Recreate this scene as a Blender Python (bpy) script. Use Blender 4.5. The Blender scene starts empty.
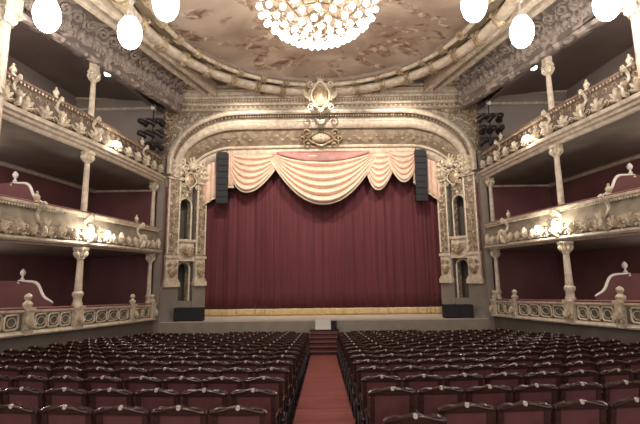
import bpy, bmesh, math, random
from mathutils import Vector as V, Matrix
random.seed(7)
PI = math.pi
EZ = 4.0            # eye height in the world; all building numbers below are relative to the eye
C = bpy.context.scene.collection
sc = bpy.context.scene

# ------------------------------------------------------------------ materials
def mat(name, col, rough=.6, metal=0., col2=None, scale=6., bump=0., detail=4., contrast=.5, emit=None, strength=0, spec=None, stretch=None, sheen=0):
    m = bpy.data.materials.new(name); m.use_nodes = True
    nt = m.node_tree; b = nt.nodes['Principled BSDF']
    b.inputs['Base Color'].default_value = (*col, 1); b.inputs['Roughness'].default_value = rough
    b.inputs['Metallic'].default_value = metal
    if spec is not None: b.inputs['Specular IOR Level'].default_value = spec
    if sheen: b.inputs['Sheen Weight'].default_value = sheen; b.inputs['Sheen Roughness'].default_value = .4
    tc = nt.nodes.new('ShaderNodeTexCoord'); mp = nt.nodes.new('ShaderNodeMapping')
    nt.links.new(tc.outputs['Object'], mp.inputs[0])
    if stretch: mp.inputs['Scale'].default_value = stretch
    nz = nt.nodes.new('ShaderNodeTexNoise'); nz.inputs['Scale'].default_value = scale; nz.inputs['Detail'].default_value = detail
    nt.links.new(mp.outputs[0], nz.inputs['Vector'])
    if col2:
        r = nt.nodes.new('ShaderNodeValToRGB')
        r.color_ramp.elements[0].position = .5-contrast*.4; r.color_ramp.elements[1].position = .5+contrast*.4
        r.color_ramp.elements[0].color = (*col, 1); r.color_ramp.elements[1].color = (*col2, 1)
        nt.links.new(nz.outputs['Fac'], r.inputs[0]); nt.links.new(r.outputs[0], b.inputs['Base Color'])
    if bump:
        bp = nt.nodes.new('ShaderNodeBump'); bp.inputs['Strength'].default_value = bump; bp.inputs['Distance'].default_value = .03
        nt.links.new(nz.outputs['Fac'], bp.inputs['Height']); nt.links.new(bp.outputs[0], b.inputs['Normal'])
    if emit:
        b.inputs['Emission Color'].default_value = (*emit, 1); b.inputs['Emission Strength'].default_value = strength
    return m
M = {}
M['cream'] = mat('cream_plaster', (.44,.36,.27), .42, 0, (.72,.62,.49), 5, .15)
M['gilt'] = mat('gilded_plaster', (.25,.175,.10), .34, .3, (.60,.475,.31), 9, .3)
M['pale'] = mat('pale_gilt_relief', (.50,.41,.29), .38, .1, (.80,.71,.56), 12, .3)
M['frieze'] = mat('brown_frieze_plaster', (.20,.15,.10), .55, 0, (.32,.25,.17), 3, .2)
M['friezerelief'] = mat('worn_gilt_relief', (.26,.20,.13), .45, .1, (.42,.33,.22), 6)
M['railbrown'] = mat('red_brown_rail', (.16,.09,.075), .5, 0, (.24,.15,.12), 8)
M['darkpanel'] = mat('dark_openwork_backing', (.10,.07,.06), .6, 0, (.17,.13,.10), 4)
M['panelgrey'] = mat('greyish_parapet_plaster', (.20,.165,.12), .5, .05, (.34,.29,.22), 4, .2)
M['olive'] = mat('olive_painted_panel', (.10,.10,.075), .6, 0, (.16,.15,.115), 3)
M['redwall'] = mat('dark_red_wall_fabric', (.13,.048,.050), .8, 0, (.17,.066,.066), 1.2)
M['greywall'] = mat('grey_gallery_wall_paint', (.26,.215,.19), .8, 0, (.32,.275,.245), .8)
M['wallbase'] = mat('brown_grey_wall_base', (.12,.10,.085), .65, 0, (.16,.135,.115), 2)
M['dado'] = mat('grey_brown_dado_paint', (.20,.17,.14), .65, 0, (.25,.215,.18), 2)
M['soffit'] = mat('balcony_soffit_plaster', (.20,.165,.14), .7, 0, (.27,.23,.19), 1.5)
M['galceil'] = mat('gallery_ceiling_plaster', (.20,.155,.145), .8, 0, (.27,.21,.195), .5)
M['ceil'] = mat('ceiling_plaster', (.22,.17,.145), .7, 0, (.31,.25,.215), 2, .2)
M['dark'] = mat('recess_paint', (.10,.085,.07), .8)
M['curtain'] = mat('red_velvet', (.070,.009,.014), .8, 0, (.110,.016,.023), 3, 0, stretch=(4,3,.12), sheen=.25)
M['hem'] = mat('gold_curtain_hem', (.42,.28,.11), .6, 0, (.62,.46,.22), 14)
M['satin'] = mat('rose_cream_satin', (.66,.43,.32), .36, 0, (.78,.57,.44), 4, 0, sheen=.2)
M['satindark'] = mat('rose_brown_satin', (.26,.10,.08), .5, 0, (.34,.15,.12), 4)
M['fringe'] = mat('cream_fringe', (.72,.62,.45), .8)
M['velvet'] = mat('crimson_rail_velvet', (.17,.025,.03), .7, 0, (.23,.038,.045), 8, sheen=.3)
M['stagefloor'] = mat('pale_stage_floor', (.62,.55,.46), .6, 0, (.72,.64,.54), 1.5)
M['fascia'] = mat('beige_stage_front', (.26,.225,.175), .6, 0, (.33,.29,.23), 2)
M['floor'] = mat('dark_red_brown_floor', (.045,.022,.020), .7, 0, (.075,.04,.035), 3)
M['carpet'] = mat('rose_red_carpet', (.26,.075,.065), .95, 0, (.38,.12,.10), 2.5, .2, stretch=(.2,1.6,1))
M['stairred'] = mat('dark_red_stair_carpet', (.15,.055,.053), .9, 0, (.20,.08,.075), 5)
M['wood'] = mat('dark_varnished_wood', (.028,.013,.012), .24, 0, (.055,.025,.021), 5, .1, stretch=(1,4,4))
M['leather'] = mat('oxblood_upholstery', (.085,.028,.030), .5, 0, (.13,.044,.046), 6)
M['disc'] = mat('ivory_number_disc', (.50,.43,.37), .35)
M['iron'] = mat('black_cast_iron', (.03,.025,.025), .35, .4)
M['black'] = mat('charcoal_speaker_paint', (.010,.010,.013), .7)
M['grille'] = mat('dark_speaker_grille', (.014,.014,.018), .8, .0, (.022,.022,.027), 60)
M['white'] = mat('white_paint', (.8,.77,.72), .5)
M['glow'] = mat('frosted_lit_glass', (.9,.88,.82), .4, emit=(1,.93,.85), strength=26)
M['bulb'] = mat('lit_chandelier_glass', (.9,.88,.8), .3, emit=(1,.93,.82), strength=11)
M['smallglow'] = mat('lit_small_lamp_glass', (.9,.88,.8), .3, emit=(1,.92,.80), strength=130)
M['brass'] = mat('aged_brass', (.16,.11,.06), .4, .5)
M['crystal'] = mat('cut_glass_drops', (.35,.30,.30), .1, 0, (.95,.85,.8), 30)
M['rod'] = mat('pale_metal_rod', (.55,.5,.45), .4, .3)

def ornate(name, ground, relief, scale=5., rough=.42, metal=.1, bump=.9, stretch=(1,1,1)):
    m = bpy.data.materials.new(name); m.use_nodes = True; nt = m.node_tree; b = nt.nodes['Principled BSDF']
    b.inputs['Roughness'].default_value = rough; b.inputs['Metallic'].default_value = metal
    tc = nt.nodes.new('ShaderNodeTexCoord'); mp = nt.nodes.new('ShaderNodeMapping'); mp.inputs['Scale'].default_value = stretch
    nt.links.new(tc.outputs['Object'], mp.inputs[0])
    nz = nt.nodes.new('ShaderNodeTexNoise'); nz.inputs['Scale'].default_value = scale*.8; nz.inputs['Detail'].default_value = 3; nt.links.new(mp.outputs[0], nz.inputs['Vector'])
    mx = nt.nodes.new('ShaderNodeMix'); mx.data_type = 'RGBA'; mx.inputs[0].default_value = .12
    nt.links.new(mp.outputs[0], mx.inputs[6]); nt.links.new(nz.outputs['Color'], mx.inputs[7])
    vo = nt.nodes.new('ShaderNodeTexVoronoi'); vo.feature = 'SMOOTH_F1'; vo.inputs['Scale'].default_value = scale; nt.links.new(mx.outputs[2], vo.inputs['Vector'])
    wv = nt.nodes.new('ShaderNodeMath'); wv.operation = 'SINE'; ml = nt.nodes.new('ShaderNodeMath'); ml.operation = 'MULTIPLY'; ml.inputs[1].default_value = 13.
    nt.links.new(vo.outputs['Distance'], ml.inputs[0]); nt.links.new(ml.outputs[0], wv.inputs[0])
    r = nt.nodes.new('ShaderNodeValToRGB'); r.color_ramp.elements[0].position = .0; r.color_ramp.elements[1].position = .75
    r.color_ramp.elements[0].color = (*ground,1); r.color_ramp.elements[1].color = (*relief,1)
    nt.links.new(wv.outputs[0], r.inputs[0]); nt.links.new(r.outputs[0], b.inputs['Base Color'])
    bp = nt.nodes.new('ShaderNodeBump'); bp.inputs['Strength'].default_value = bump; bp.inputs['Distance'].default_value = .04
    nt.links.new(wv.outputs[0], bp.inputs['Height']); nt.links.new(bp.outputs[0], b.inputs['Normal']); return m
M['ceilrelief'] = mat('pale_ceiling_relief', (.28,.225,.19), .5, 0, (.46,.385,.32), 6, .2)
M['ornate'] = ornate('gilt_relief_on_brown_ground', (.32,.25,.18), (.56,.47,.35), 6.5, bump=.6)
M['ornmauve'] = ornate('greyish_ceiling_relief', (.20,.16,.14), (.42,.345,.295), 3.2, .55, 0, .6)
M['ornfrieze'] = ornate('brown_frieze_relief', (.27,.215,.155), (.37,.30,.215), 2.4, .5, .05, .4)
def mural():
    m = bpy.data.materials.new('painted_sky_mural'); m.use_nodes = True; nt = m.node_tree; b = nt.nodes['Principled BSDF']
    b.inputs['Roughness'].default_value = .7
    tc = nt.nodes.new('ShaderNodeTexCoord')
    def noise(scale, detail, dist, st=(1,1,1), off=(0,0,0)):
        mp = nt.nodes.new('ShaderNodeMapping'); mp.inputs['Scale'].default_value = st; mp.inputs['Location'].default_value = off
        nt.links.new(tc.outputs['Object'], mp.inputs[0])
        n = nt.nodes.new('ShaderNodeTexNoise'); n.inputs['Scale'].default_value = scale; n.inputs['Detail'].default_value = detail; n.inputs['Distortion'].default_value = dist
        nt.links.new(mp.outputs[0], n.inputs['Vector']); return n
    def ramp(n, stops):
        r = nt.nodes.new('ShaderNodeValToRGB'); e = r.color_ramp.elements
        e[0].position, e[0].color = stops[0][0], (*stops[0][1], 1); e[1].position, e[1].color = stops[-1][0], (*stops[-1][1], 1)
        for p, c in stops[1:-1]: x = e.new(p); x.color = (*c, 1)
        nt.links.new(n.outputs['Fac'], r.inputs[0]); return r
    base = ramp(noise(.35, 5, .6, (1,1.6,1)), [(.3,(.27,.19,.145)),(.5,(.45,.34,.26)),(.68,(.62,.50,.39))])
    spots = ramp(noise(.55, 6, 1.4, (1,1.7,1), (3,7,0)), [(.52,(0,0,0)),(.60,(.9,.9,.9))])
    fig = ramp(noise(2.2, 4, 1.0, (1,1.5,1), (1,2,0)), [(.40,(.12,.075,.05)),(.48,(.36,.20,.14)),(.54,(.30,.21,.15)),(.60,(.66,.55,.43))])
    mx = nt.nodes.new('ShaderNodeMix'); mx.data_type = 'RGBA'
    nt.links.new(spots.outputs[0], mx.inputs[0]); nt.links.new(base.outputs[0], mx.inputs[6]); nt.links.new(fig.outputs[0], mx.inputs[7])
    nt.links.new(mx.outputs[2], b.inputs['Base Color']); return m
M['mural'] = mural()

# ------------------------------------------------------------------ object helpers
def tag(o, label=None, cat=None, group=None, kind=None):
    if label: o['label'] = label
    if cat: o['category'] = cat
    if group: o['group'] = group
    if kind: o['kind'] = kind
    return o
def thing(name, loc, label, cat, group=None, rz=0):
    o = bpy.data.objects.new(name, None); C.objects.link(o); o.empty_display_size = .1
    o.location = (loc[0], loc[1], loc[2]+EZ); o.rotation_euler = (0,0,rz)
    return tag(o, label, cat, group)

class MB:
    """collects shapes; build() links them as one mesh"""
    def __init__(s): s.v = []; s.f = []
    def add(s, vs, fs):
        n = len(s.v); s.v += [tuple(p) for p in vs]; s.f += [tuple(i+n for i in f) for f in fs]; return s
    def box(s, a, b, fr=None):
        (x0,y0,z0),(x1,y1,z1) = a, b
        vs = [(x,y,z) for z in (z0,z1) for y in (y0,y1) for x in (x0,x1)]
        if fr: vs = [fr(*p) for p in vs]
        return s.add(vs, [(0,2,3,1),(4,5,7,6),(0,1,5,4),(2,6,7,3),(0,4,6,2),(1,3,7,5)])
    def lathe(s, c, prof, n=12, axis=V((0,0,1)), fr=None, sx=1, sy=1):
        vs = []; fs = []; m = len(prof)
        for r, z in prof:
            for k in range(n):
                a = 2*PI*k/n; p = (c[0]+r*math.cos(a)*sx, c[1]+r*math.sin(a)*sy, c[2]+z)
                vs.append(p)
        for j in range(m-1):
            for k in range(n):
                fs.append((j*n+k, j*n+(k+1)%n, (j+1)*n+(k+1)%n, (j+1)*n+k))
        fs.append(tuple(range(n-1,-1,-1))); fs.append(tuple((m-1)*n+k for k in range(n)))
        if fr: vs = [fr(*p) for p in vs]
        return s.add(vs, fs)
    def ball(s, c, r, n=8, m=6, sc=(1,1,1), fr=None):
        vs = [(c[0], c[1], c[2]-r*sc[2])]; fs = []
        for j in range(1, m):
            t = -PI/2+PI*j/m
            for k in range(n):
                a = 2*PI*k/n; vs.append((c[0]+r*math.cos(t)*math.cos(a)*sc[0], c[1]+r*math.cos(t)*math.sin(a)*sc[1], c[2]+r*math.sin(t)*sc[2]))
        vs.append((c[0], c[1], c[2]+r*sc[2]))
        for k in range(n): fs.append((0, 1+(k+1)%n, 1+k))
        for j in range(m-2):
            for k in range(n):
                a0 = 1+j*n; fs.append((a0+k, a0+(k+1)%n, a0+n+(k+1)%n, a0+n+k))
        L = len(vs)-1; a0 = 1+(m-2)*n
        for k in range(n): fs.append((a0+k, a0+(k+1)%n, L))
        if fr: vs = [fr(*p) for p in vs]
        return s.add(vs, fs)
    def tube(s, pts, r, n=6, closed=False, flat=1.0):
        P = [V(p) for p in pts]; m = len(P); vs = []; fs = []
        R = r if isinstance(r, (list, tuple)) else [r]*m
        up = None
        for i in range(m):
            if closed: t = (P[(i+1)%m]-P[i-1])
            else: t = P[min(i+1,m-1)]-P[max(i-1,0)]
            if t.length < 1e-9: t = V((0,0,1))
            t.normalize()
            if up is None:
                up = t.orthogonal().normalized()
            up = (up-t*up.dot(t))
            if up.length < 1e-6: up = t.orthogonal()
            up.normalize(); w = t.cross(up)
            for k in range(n):
                a = 2*PI*k/n; vs.append(P[i]+(up*math.cos(a)+w*math.sin(a)*flat)*R[i])
        for i in range(m if closed else m-1):
            j = (i+1)%m
            for k in range(n): fs.append((i*n+k, i*n+(k+1)%n, j*n+(k+1)%n, j*n+k))
        if not closed: fs.append(tuple(range(n-1,-1,-1))); fs.append(tuple((m-1)*n+k for k in range(n)))
        return s.add(vs, fs)
    def sweep(s, path, prof, closed=False, pclosed=False):
        """path: [(x,y,nx,ny)] horizontal, prof: [(d,z)]"""
        m = len(prof); vs = []; fs = []
        for (x,y,nx,ny) in path:
            for d, z in prof: vs.append((x+nx*d, y+ny*d, z))
        L = len(path)
        for i in range(L if closed else L-1):
            j = (i+1)%L
            for k in range(m if pclosed else m-1):
                q = (k+1)%m; fs.append((i*m+k, j*m+k, j*m+q, i*m+q))
        if pclosed and not closed: fs.append(tuple(range(m))); fs.append(tuple((L-1)*m+k for k in range(m-1,-1,-1)))
        return s.add(vs, fs)
    def grid(s, rows):
        w = len(rows[0]); vs = [p for r in rows for p in r]
        return s.add(vs, [(i*w+k, i*w+k+1, (i+1)*w+k+1, (i+1)*w+k) for i in range(len(rows)-1) for k in range(w-1)])
    def mirror(s, sd):
        if sd < 0: s.v = [(-x,y,z) for x,y,z in s.v]
        return s
    def build(s, name, m, parent=None, smooth=True, label=None, cat=None, group=None, kind=None, loc=None, local=False, solid=0, angle=40):
        """vertices are world coords (relative to the eye height) unless local"""
        me = bpy.data.meshes.new(name)
        if parent is not None:
            q = parent; off = V((0,0,0))
            while q is not None: off += q.location; q = q.parent
            if not local: vs = [(x-off.x, y-off.y, z+EZ-off.z) for x,y,z in s.v]
            else: vs = s.v
        else:
            if loc is None: n = max(1,len(s.v)); loc = (sum(p[0] for p in s.v)/n, sum(p[1] for p in s.v)/n, min(p[2] for p in s.v))
            vs = s.v if local else [(x-loc[0], y-loc[1], z-loc[2]) for x,y,z in s.v]
        me.from_pydata(vs, [], s.f); me.validate()
        bm = bmesh.new(); bm.from_mesh(me); bmesh.ops.recalc_face_normals(bm, faces=bm.faces)
        if smooth:
            for f in bm.faces: f.smooth = True
            for e in bm.edges:
                if len(e.link_faces) == 2 and e.calc_face_angle(0) > math.radians(angle): e.smooth = False
        bm.to_mesh(me); bm.free()
        me.materials.append(m)
        o = bpy.data.objects.new(name, me); C.objects.link(o)
        if parent is not None: o.parent = parent
        else: o.location = (loc[0], loc[1], loc[2]+EZ)
        if solid:
            md = o.modifiers.new('t', 'SOLIDIFY'); md.thickness = solid; md.offset = 0
        return tag(o, label, cat, group, kind)

# ornament generators: frame = centre c, u (along), v (up), n (out of the surface)
def P3(c, u, v, n, a, b, d): return V(c)+V(u)*a+V(v)*b+V(n)*d
def scroll(mb, c, u, v, n, size, turns=1.4, r=.03, hand=1, a0=0., k=14, lift=.04):
    pts = []; R = []
    for i in range(k):
        t = i/(k-1); rad = size*(1-t)**.8+size*.12; a = a0+hand*turns*2*PI*t
        pts.append(P3(c,u,v,n, rad*math.cos(a), rad*math.sin(a), lift*(.3+t))); R.append(r*(.55+.7*t))
    mb.tube(pts, R, 5)
def leaf(mb, c, u, v, n, ang, L, w, curl=.3):
    d = (math.cos(ang), math.sin(ang)); e = (-d[1], d[0]); k = 5; rows = []
    for i in range(k):
        t = i/(k-1); ww = w*math.sin(PI*min(1,.15+t*.85))**.8*(1-t*.3) if i < k-1 else w*.05
        lift = L*curl*math.sin(t*PI*.8)+.02
        rows.append([P3(c,u,v,n, d[0]*L*t+e[0]*ww*q, d[1]*L*t+e[1]*ww*q, lift*(1 if q else 1.35)+(.02 if not q else 0)) for q in (-1,0,1)])
    mb.grid(rows)
    mb.grid([[p-V(n)*.05 for p in (r[0], r[2])] for r in rows])
    for q in (0,2): mb.grid([[r[q], r[q]-V(n)*.05] for r in rows])
def acanthus(mb, c, u, v, n, s, leaves=5, scr=True):
    for i in range(leaves):
        a = PI/2+(i-(leaves-1)/2)*(2.2/leaves)*1.0
        leaf(mb, c, u, v, n, a, s*(1-.12*abs(i-(leaves-1)/2)), s*.10, .22)
    if scr:
        for h in (1,-1):
            scroll(mb, P3(c,u,v,n,h*s*.48,s*.1,0), u, v, n, s*.26, 1.3, s*.07, h, -PI/2 if h > 0 else -PI/2, 11)
    mb.ball(P3(c,u,v,n,0,s*.12,s*.12), s*.07, 7, 5)
def rosette(mb, c, u, v, n, s):
    for i in range(6): leaf(mb, c, u, v, n, i*PI/3, s, s*.3, .2)
    mb.ball(P3(c,u,v,n,0,0,s*.2), s*.3, 7, 5)
def cartouche(mbf, mbs, c, u, v, n, w, h):
    """frame of scrolls around an oval shield"""
    ring = [P3(c,u,v,n, w*.62*math.cos(a)*(1+.08*math.cos(4*a)), h*.62*math.sin(a)*(1+.08*math.cos(4*a)), .08) for a in [2*PI*i/24 for i in range(24)]]
    mbf.tube(ring, .06*max(w,h), 6, True)
    rr = [[P3(c,u,v,n, w*.5*q*math.cos(a), h*.5*q*math.sin(a), .05+.16*w*(1-q*q)) for a in [2*PI*i/20 for i in range(21)]] for q in (.02,.35,.7,1)]
    mbs.grid(rr)
    for sx in (1,-1):
        for sy in (1,-1):
            scroll(mbf, P3(c,u,v,n,sx*w*.72,sy*h*.55,.04), u, v, n, w*.26, 1.4, w*.06, sx*sy, PI*(0 if sx<0 else 1), 12)
        scroll(mbf, P3(c,u,v,n,sx*w*.95,0,.02), u, v, n, w*.22, 1.4, w*.05, sx, PI/2, 12)
    acanthus(mbf, P3(c,u,v,n,0,h*.62,.05), u, v, n, h*.42, 5, False)
    acanthus(mbf, P3(c,u,v,n,0,-h*.62,.05), u, -V(v), n, h*.34, 5, False)

# ------------------------------------------------------------------ plan of the horseshoe
PL = [(3.5,7.3),(5.5,8.55),(7.5,9.1),(9.5,9.12),(11.3,8.95),(14.05,8.5),(16.5,8.25),(19.5,8.03)]
def front(y):
    ys = [p[0] for p in PL]
    for i in range(len(PL)-1):
        if y <= ys[i+1] or i == len(PL)-2: break
    (y0,x0),(y1,x1) = PL[i],PL[i+1]
    m0 = (x1-PL[i-1][1])/(y1-PL[i-1][0]) if i else (x1-x0)/(y1-y0)
    m1 = (PL[i+2][1]-x0)/(PL[i+2][0]-y0) if i < len(PL)-2 else (x1-x0)/(y1-y0)
    h = y1-y0; t = (y-y0)/h
    return (2*t**3-3*t*t+1)*x0+(t**3-2*t*t+t)*h*m0+(-2*t**3+3*t*t)*x1+(t**3-t*t)*h*m1
def fr_at(y, sd=1, off=0.):
    """point on the balcony front, tangent u, hall-facing normal n"""
    e = .05; t = V((front(y+e)-front(y-e), 2*e, 0)).normalized(); n = V((-t.y, t.x, 0))
    p = V((front(y), y, 0))+n*off
    return V((sd*p.x,p.y,0)), V((sd*t.x,t.y,0)), V((sd*n.x,n.y,0))
def path(y0, y1, sd, k=40, off=0.):
    out = []
    for i in range(k+1):
        y = y0+(y1-y0)*i/k; p, t, n = fr_at(y, sd, off); out.append((p.x,p.y,n.x,n.y))
    return out
ZV = V((0,0,1))
def floor_z(y): return -1.90-.087*y
SIDE = {1:'right', -1:'left'}

# ------------------------------------------------------------------ setting: floor, walls, ceiling
MB().add([(-13,-3,floor_z(-3)),(13,-3,floor_z(-3)),(13,19.6,floor_z(19.6)),(-13,19.6,floor_z(19.6)),
          (-13,-3,-4.2),(13,-3,-4.2),(13,19.6,-4.2),(-13,19.6,-4.2)],
         [(0,1,2,3),(4,7,6,5),(0,4,5,1),(1,5,6,2),(2,6,7,3),(3,7,4,0)]).build('floor', M['floor'], smooth=False, kind='structure')
for sd in (1,-1):
    S = SIDE[sd]
    # wall below the stalls boxes, following the raked floor
    mb = MB(); rows = []
    for (x,y,nx,ny) in path(3.6, 19.5, sd):
        zt = -1.06-.0565*y
        rows.append([(x+nx*d+0, y+ny*d, z) for d, z in ((.02,floor_z(y)-.02),(.02,zt),(-3.6,zt),(-3.6,floor_z(y)-.02))])
    mb.grid(rows); mb.build('wall_stalls_'+S, M['wallbase'], kind='structure', angle=30)
    # back walls of the tiers
    MB().sweep(path(2.5,19.55,sd,36,-3.3), [(0,-2.3),(0,4.25),(-.15,4.25),(-.15,-2.3)], pclosed=True).build('wall_boxes_'+S, M['redwall'], kind='structure')
    MB().sweep(path(2.5,19.55,sd,36,-4.6), [(0,4.25),(0,9.3),(-.15,9.3),(-.15,4.25)], pclosed=True).build('wall_gallery_'+S, M['greywall'], kind='structure')
    MB().sweep(path(2.5,19.5,sd,36,-3.3), [(0,4.0),(.07,4.02),(.09,4.1),(.04,4.18),(0,4.2)], pclosed=True).build('trim_'+('1' if sd<0 else '2'), M['cream'], kind='structure')
    # end walls facing the audience
    x0, x1 = 7.75, 13.6
    MB().box((min(sd*x0,sd*x1),19.55,-3.7),(max(sd*x0,sd*x1),19.75,4.3)).build('wall_end_boxes_'+S, M['redwall'], kind='structure', smooth=False)
    MB().box((min(sd*x0,sd*x1),19.55,4.3),(max(sd*x0,sd*x1),19.75,9.3)).build('wall_end_gallery_'+S, M['greywall'], kind='structure', smooth=False)
    mb = MB()
    for z in (4.05, 8.35, 8.95): mb.box((min(sd*8.1,sd*13),19.46,z),(max(sd*8.1,sd*13),19.56,z+(.12 if z>5 else .09)))
    mb.build('trim_'+('3' if sd<0 else '4'), M['cream'], kind='structure', smooth=False)
    # flat strip between balcony ends and the proscenium
    MB().box((min(sd*7.8,sd*8.12),19.35,-3.6),(max(sd*7.8,sd*8.12),19.6,6.4)).build('trim_'+('5' if sd<0 else '6'), M['dado'], kind='structure', smooth=False)

# ceiling slab with round opening
mb = MB(); n = 64; cy0 = 12.4; R0 = 5.9
ring = [(R0*math.cos(2*PI*i/n), cy0+R0*math.sin(2*PI*i/n)) for i in range(n)]
def sq(a):
    c, s = math.cos(a), math.sin(a); X0, Y0, Y1 = 14.0, -15.4, 7.3
    t = min([X0/abs(c) if abs(c)>1e-6 else 1e9, (Y1/s if s>1e-6 else 1e9), (Y0/s if s<-1e-6 else 1e9)]); return (c*t, cy0+s*t)
rows = []
for i in range(n+1):
    a = 2*PI*i/n; o = sq(a); p = ring[i%n]
    rows.append([(p[0],p[1],9.35),(p[0],p[1],9.15),(o[0],o[1],9.15),(o[0],o[1],9.35)])
mb.grid(rows); mb.build('ceiling', M['ceil'], kind='structure', angle=30)
mb = MB(); rows = []
for j in range(9):
    q = j/8; rows.append([(5.95*q*math.cos(2*PI*i/48), cy0+5.95*q*math.sin(2*PI*i/48), 9.3+.75*(1-q*q)) for i in range(49)])
mb.grid(rows); mb.build('ceiling_dome', M['mural'], kind='structure')
for sd in (1,-1):
    # gallery ceiling (dusky), from the entablature beam outwards
    mb = MB(); rows = []
    for (x,y,nx,ny) in path(3.0,19.5,sd,24): rows.append([(x+nx*.15,y+ny*.15,7.95),(x-nx*1.2,y-ny*1.2,8.85),(x-nx*4.7,y-ny*4.7,9.1)])
    mb.grid(rows); mb.build('ceiling_gallery_'+SIDE[sd], M['galceil'], kind='structure')

# ------------------------------------------------------------------ ceiling rings and cornice mouldings
def circ(cy, R, k=72, a0=0, a1=2*PI): return [(R*math.cos(a0+(a1-a0)*i/k), cy+R*math.sin(a0+(a1-a0)*i/k), -math.cos(a0+(a1-a0)*i/k), -math.sin(a0+(a1-a0)*i/k)) for i in range(k if a1-a0>6.2 else k+1)]
t = thing('ceiling_ring', (0,12.5,8.8), 'large double plaster ring moulding with bound ribbons framing the painted ceiling', 'ceiling moulding')
mb = MB(); prof = [(.0+.09*math.cos(a), 8.98+.09*math.sin(a)) for a in [2*PI*i/8 for i in range(8)]]
mb.sweep(circ(12.62,5.72), prof, True, True); mb.sweep(circ(12.62,5.95), [(.0,9.2),(.12,9.05),(-.1,9.0),(-.25,9.16)], True, True)
mb.build('inner_ring', M['cream'], t)
mb = MB(); prof = [(.23*math.cos(a), 8.76+.2*math.sin(a)) for a in [2*PI*i/10 for i in range(10)]]
mb.sweep(circ(12.3,6.4), prof, True, True); mb.build('outer_ring', M['cream'], t)
mb = MB(); mb.sweep(circ(12.45,6.06), [(.22,9.12),(-.18,9.12),(-.18,9.0),(.22,9.0)], True, True)
mb.build('ring_channel', M['frieze'], t)
for i in range(32):
    a = 2*PI*(i+.5)/32
    if math.sin(a) < -.35: continue
    c, s = math.cos(a), math.sin(a); mb = MB()
    u = V((-s,c,0)); rr = V((c,s,0))
    for cen, R, r in (((0,12.62),5.72,.15),((0,12.3),6.4,.27)):
        for dd in (-.1,.0,.1):
            p = V((cen[0]+R*c, cen[1]+R*s, 8.98 if R<6 else 8.76))+u*dd
            mb.tube([p+rr*r*math.cos(q)+ZV*r*math.sin(q) for q in [2*PI*k/10 for k in range(10)]], .045, 4, True)
    p = V((6.03*c, 12.45+6.03*s, 8.9)); acanthus(mb, p, u, rr, -ZV, .22, 3, True)
    mb.build('ribbon_band', M['gilt'], t)
MBm = MB()
t = thing('proscenium_cornice', (0,19.2,8.15), 'wide horizontal plaster cornice with dentils running above the stage arch', 'cornice')
mb = MB(); W = 7.3
pr = [(19.5,8.1),(19.2,8.12),(19.12,8.2),(19.14,8.27),(18.98,8.3),(18.95,8.38),(18.86,8.42),(18.86,8.5),(18.7,8.53),(18.68,8.62),(18.6,8.66),(18.55,8.78),(18.4,8.82),(18.36,8.92),(18.45,9.0),(18.5,9.14),(19.5,9.14)]
mb.grid([[(x,y,z) for y,z in pr] for x in (-W,W)]); mb.grid([[(x,19.5,z) , (x,y,z)] for x in (-W,) for y,z in pr]); mb.grid([[(x,19.5,z),(x,y,z)] for x in (W,) for y,z in pr])
mb.build('cornice_moulding', M['cream'], t, angle=25)
mb = MB()
for i in range(96): x = -W+.12+i*(2*W-.24)/95; mb.box((x-.04,18.76,8.42),(x+.04,18.9,8.5))
for i in range(60): x = -W+.12+i*(2*W-.24)/59; mb.ball((x,19.1,8.24), .05, 6, 4)
mb.build('dentils', M['pale'], t, smooth=False)
MB().box((-W,18.845,8.42),(W,18.87,8.5)).box((-W,18.42,8.84),(W,18.34,8.9)).box((-W,19.1,8.21),(W,19.12,8.27)).build('dentil_backing', M['frieze'], t, smooth=False)
mb = MB()
for h in (1,-1):
    for i in range(9):
        x = h*(.9+i*.24); scroll(mb, (x,18.58,8.70), (1,0,0), (0,-.3,.95), (0,-.95,-.3), .10, 1.3, .028, h*(1 if i%2 else -1), 0, 10)
        leaf(mb, (x,18.58,8.66), (h,0,0), (0,-.3,.95), (0,-.95,-.3), .5, .22, .05)
mb.build('foliage', M['gilt'], t)
# rounded end panels and soffit mouldings between cornice and ring
mb = MB()
for h in (1,-1):
    for rad in (0,.16,.30):
        pts = [(h*1.6,18.34+rad*0,9.08)]
        pts = [(h*1.2, 18.3-rad*.0, 9.05-rad*.2)]
        yy0, yy1 = 18.42-rad*.1, 17.75+rad*.6
        pts = [(h*2.4,yy0,8.98),(h*5.2,yy0,8.98)]+[(h*(6.4+.35*math.cos(a)-rad*.7), (yy0+yy1)/2+(yy0-yy1)/2*math.sin(a), 8.98) for a in [PI/2-PI*k/8 for k in range(9)]]+[(h*5.3,yy1,8.98)]
        mb.tube(pts, .05, 5)
mb.build('end_panel_moulding', M['cream'], t)
t2 = thing('cartouche_crest', (0,18.5,8.2), 'ornate gilded crest cartouche in the middle of the upper cornice', 'cartouche')
a, b = MB(), MB(); cartouche(a, b, (0,18.32,8.42), (1,0,0), (0,-.15,.99), (0,-.99,-.15), .66, 1.0)
for h in (1,-1):
    a.tube([(h*(.5+.05*math.sin(k)),18.4,8.2+k*.16) for k in range(6)], .07, 6); leaf(a, (h*.6,18.4,8.3), (h,0,0), (0,0,1), (0,-1,0), 1.0, .5, .12)
a.build('scroll_frame', M['pale'], t2); b.build('shield', M['gilt'], t2)

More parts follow.
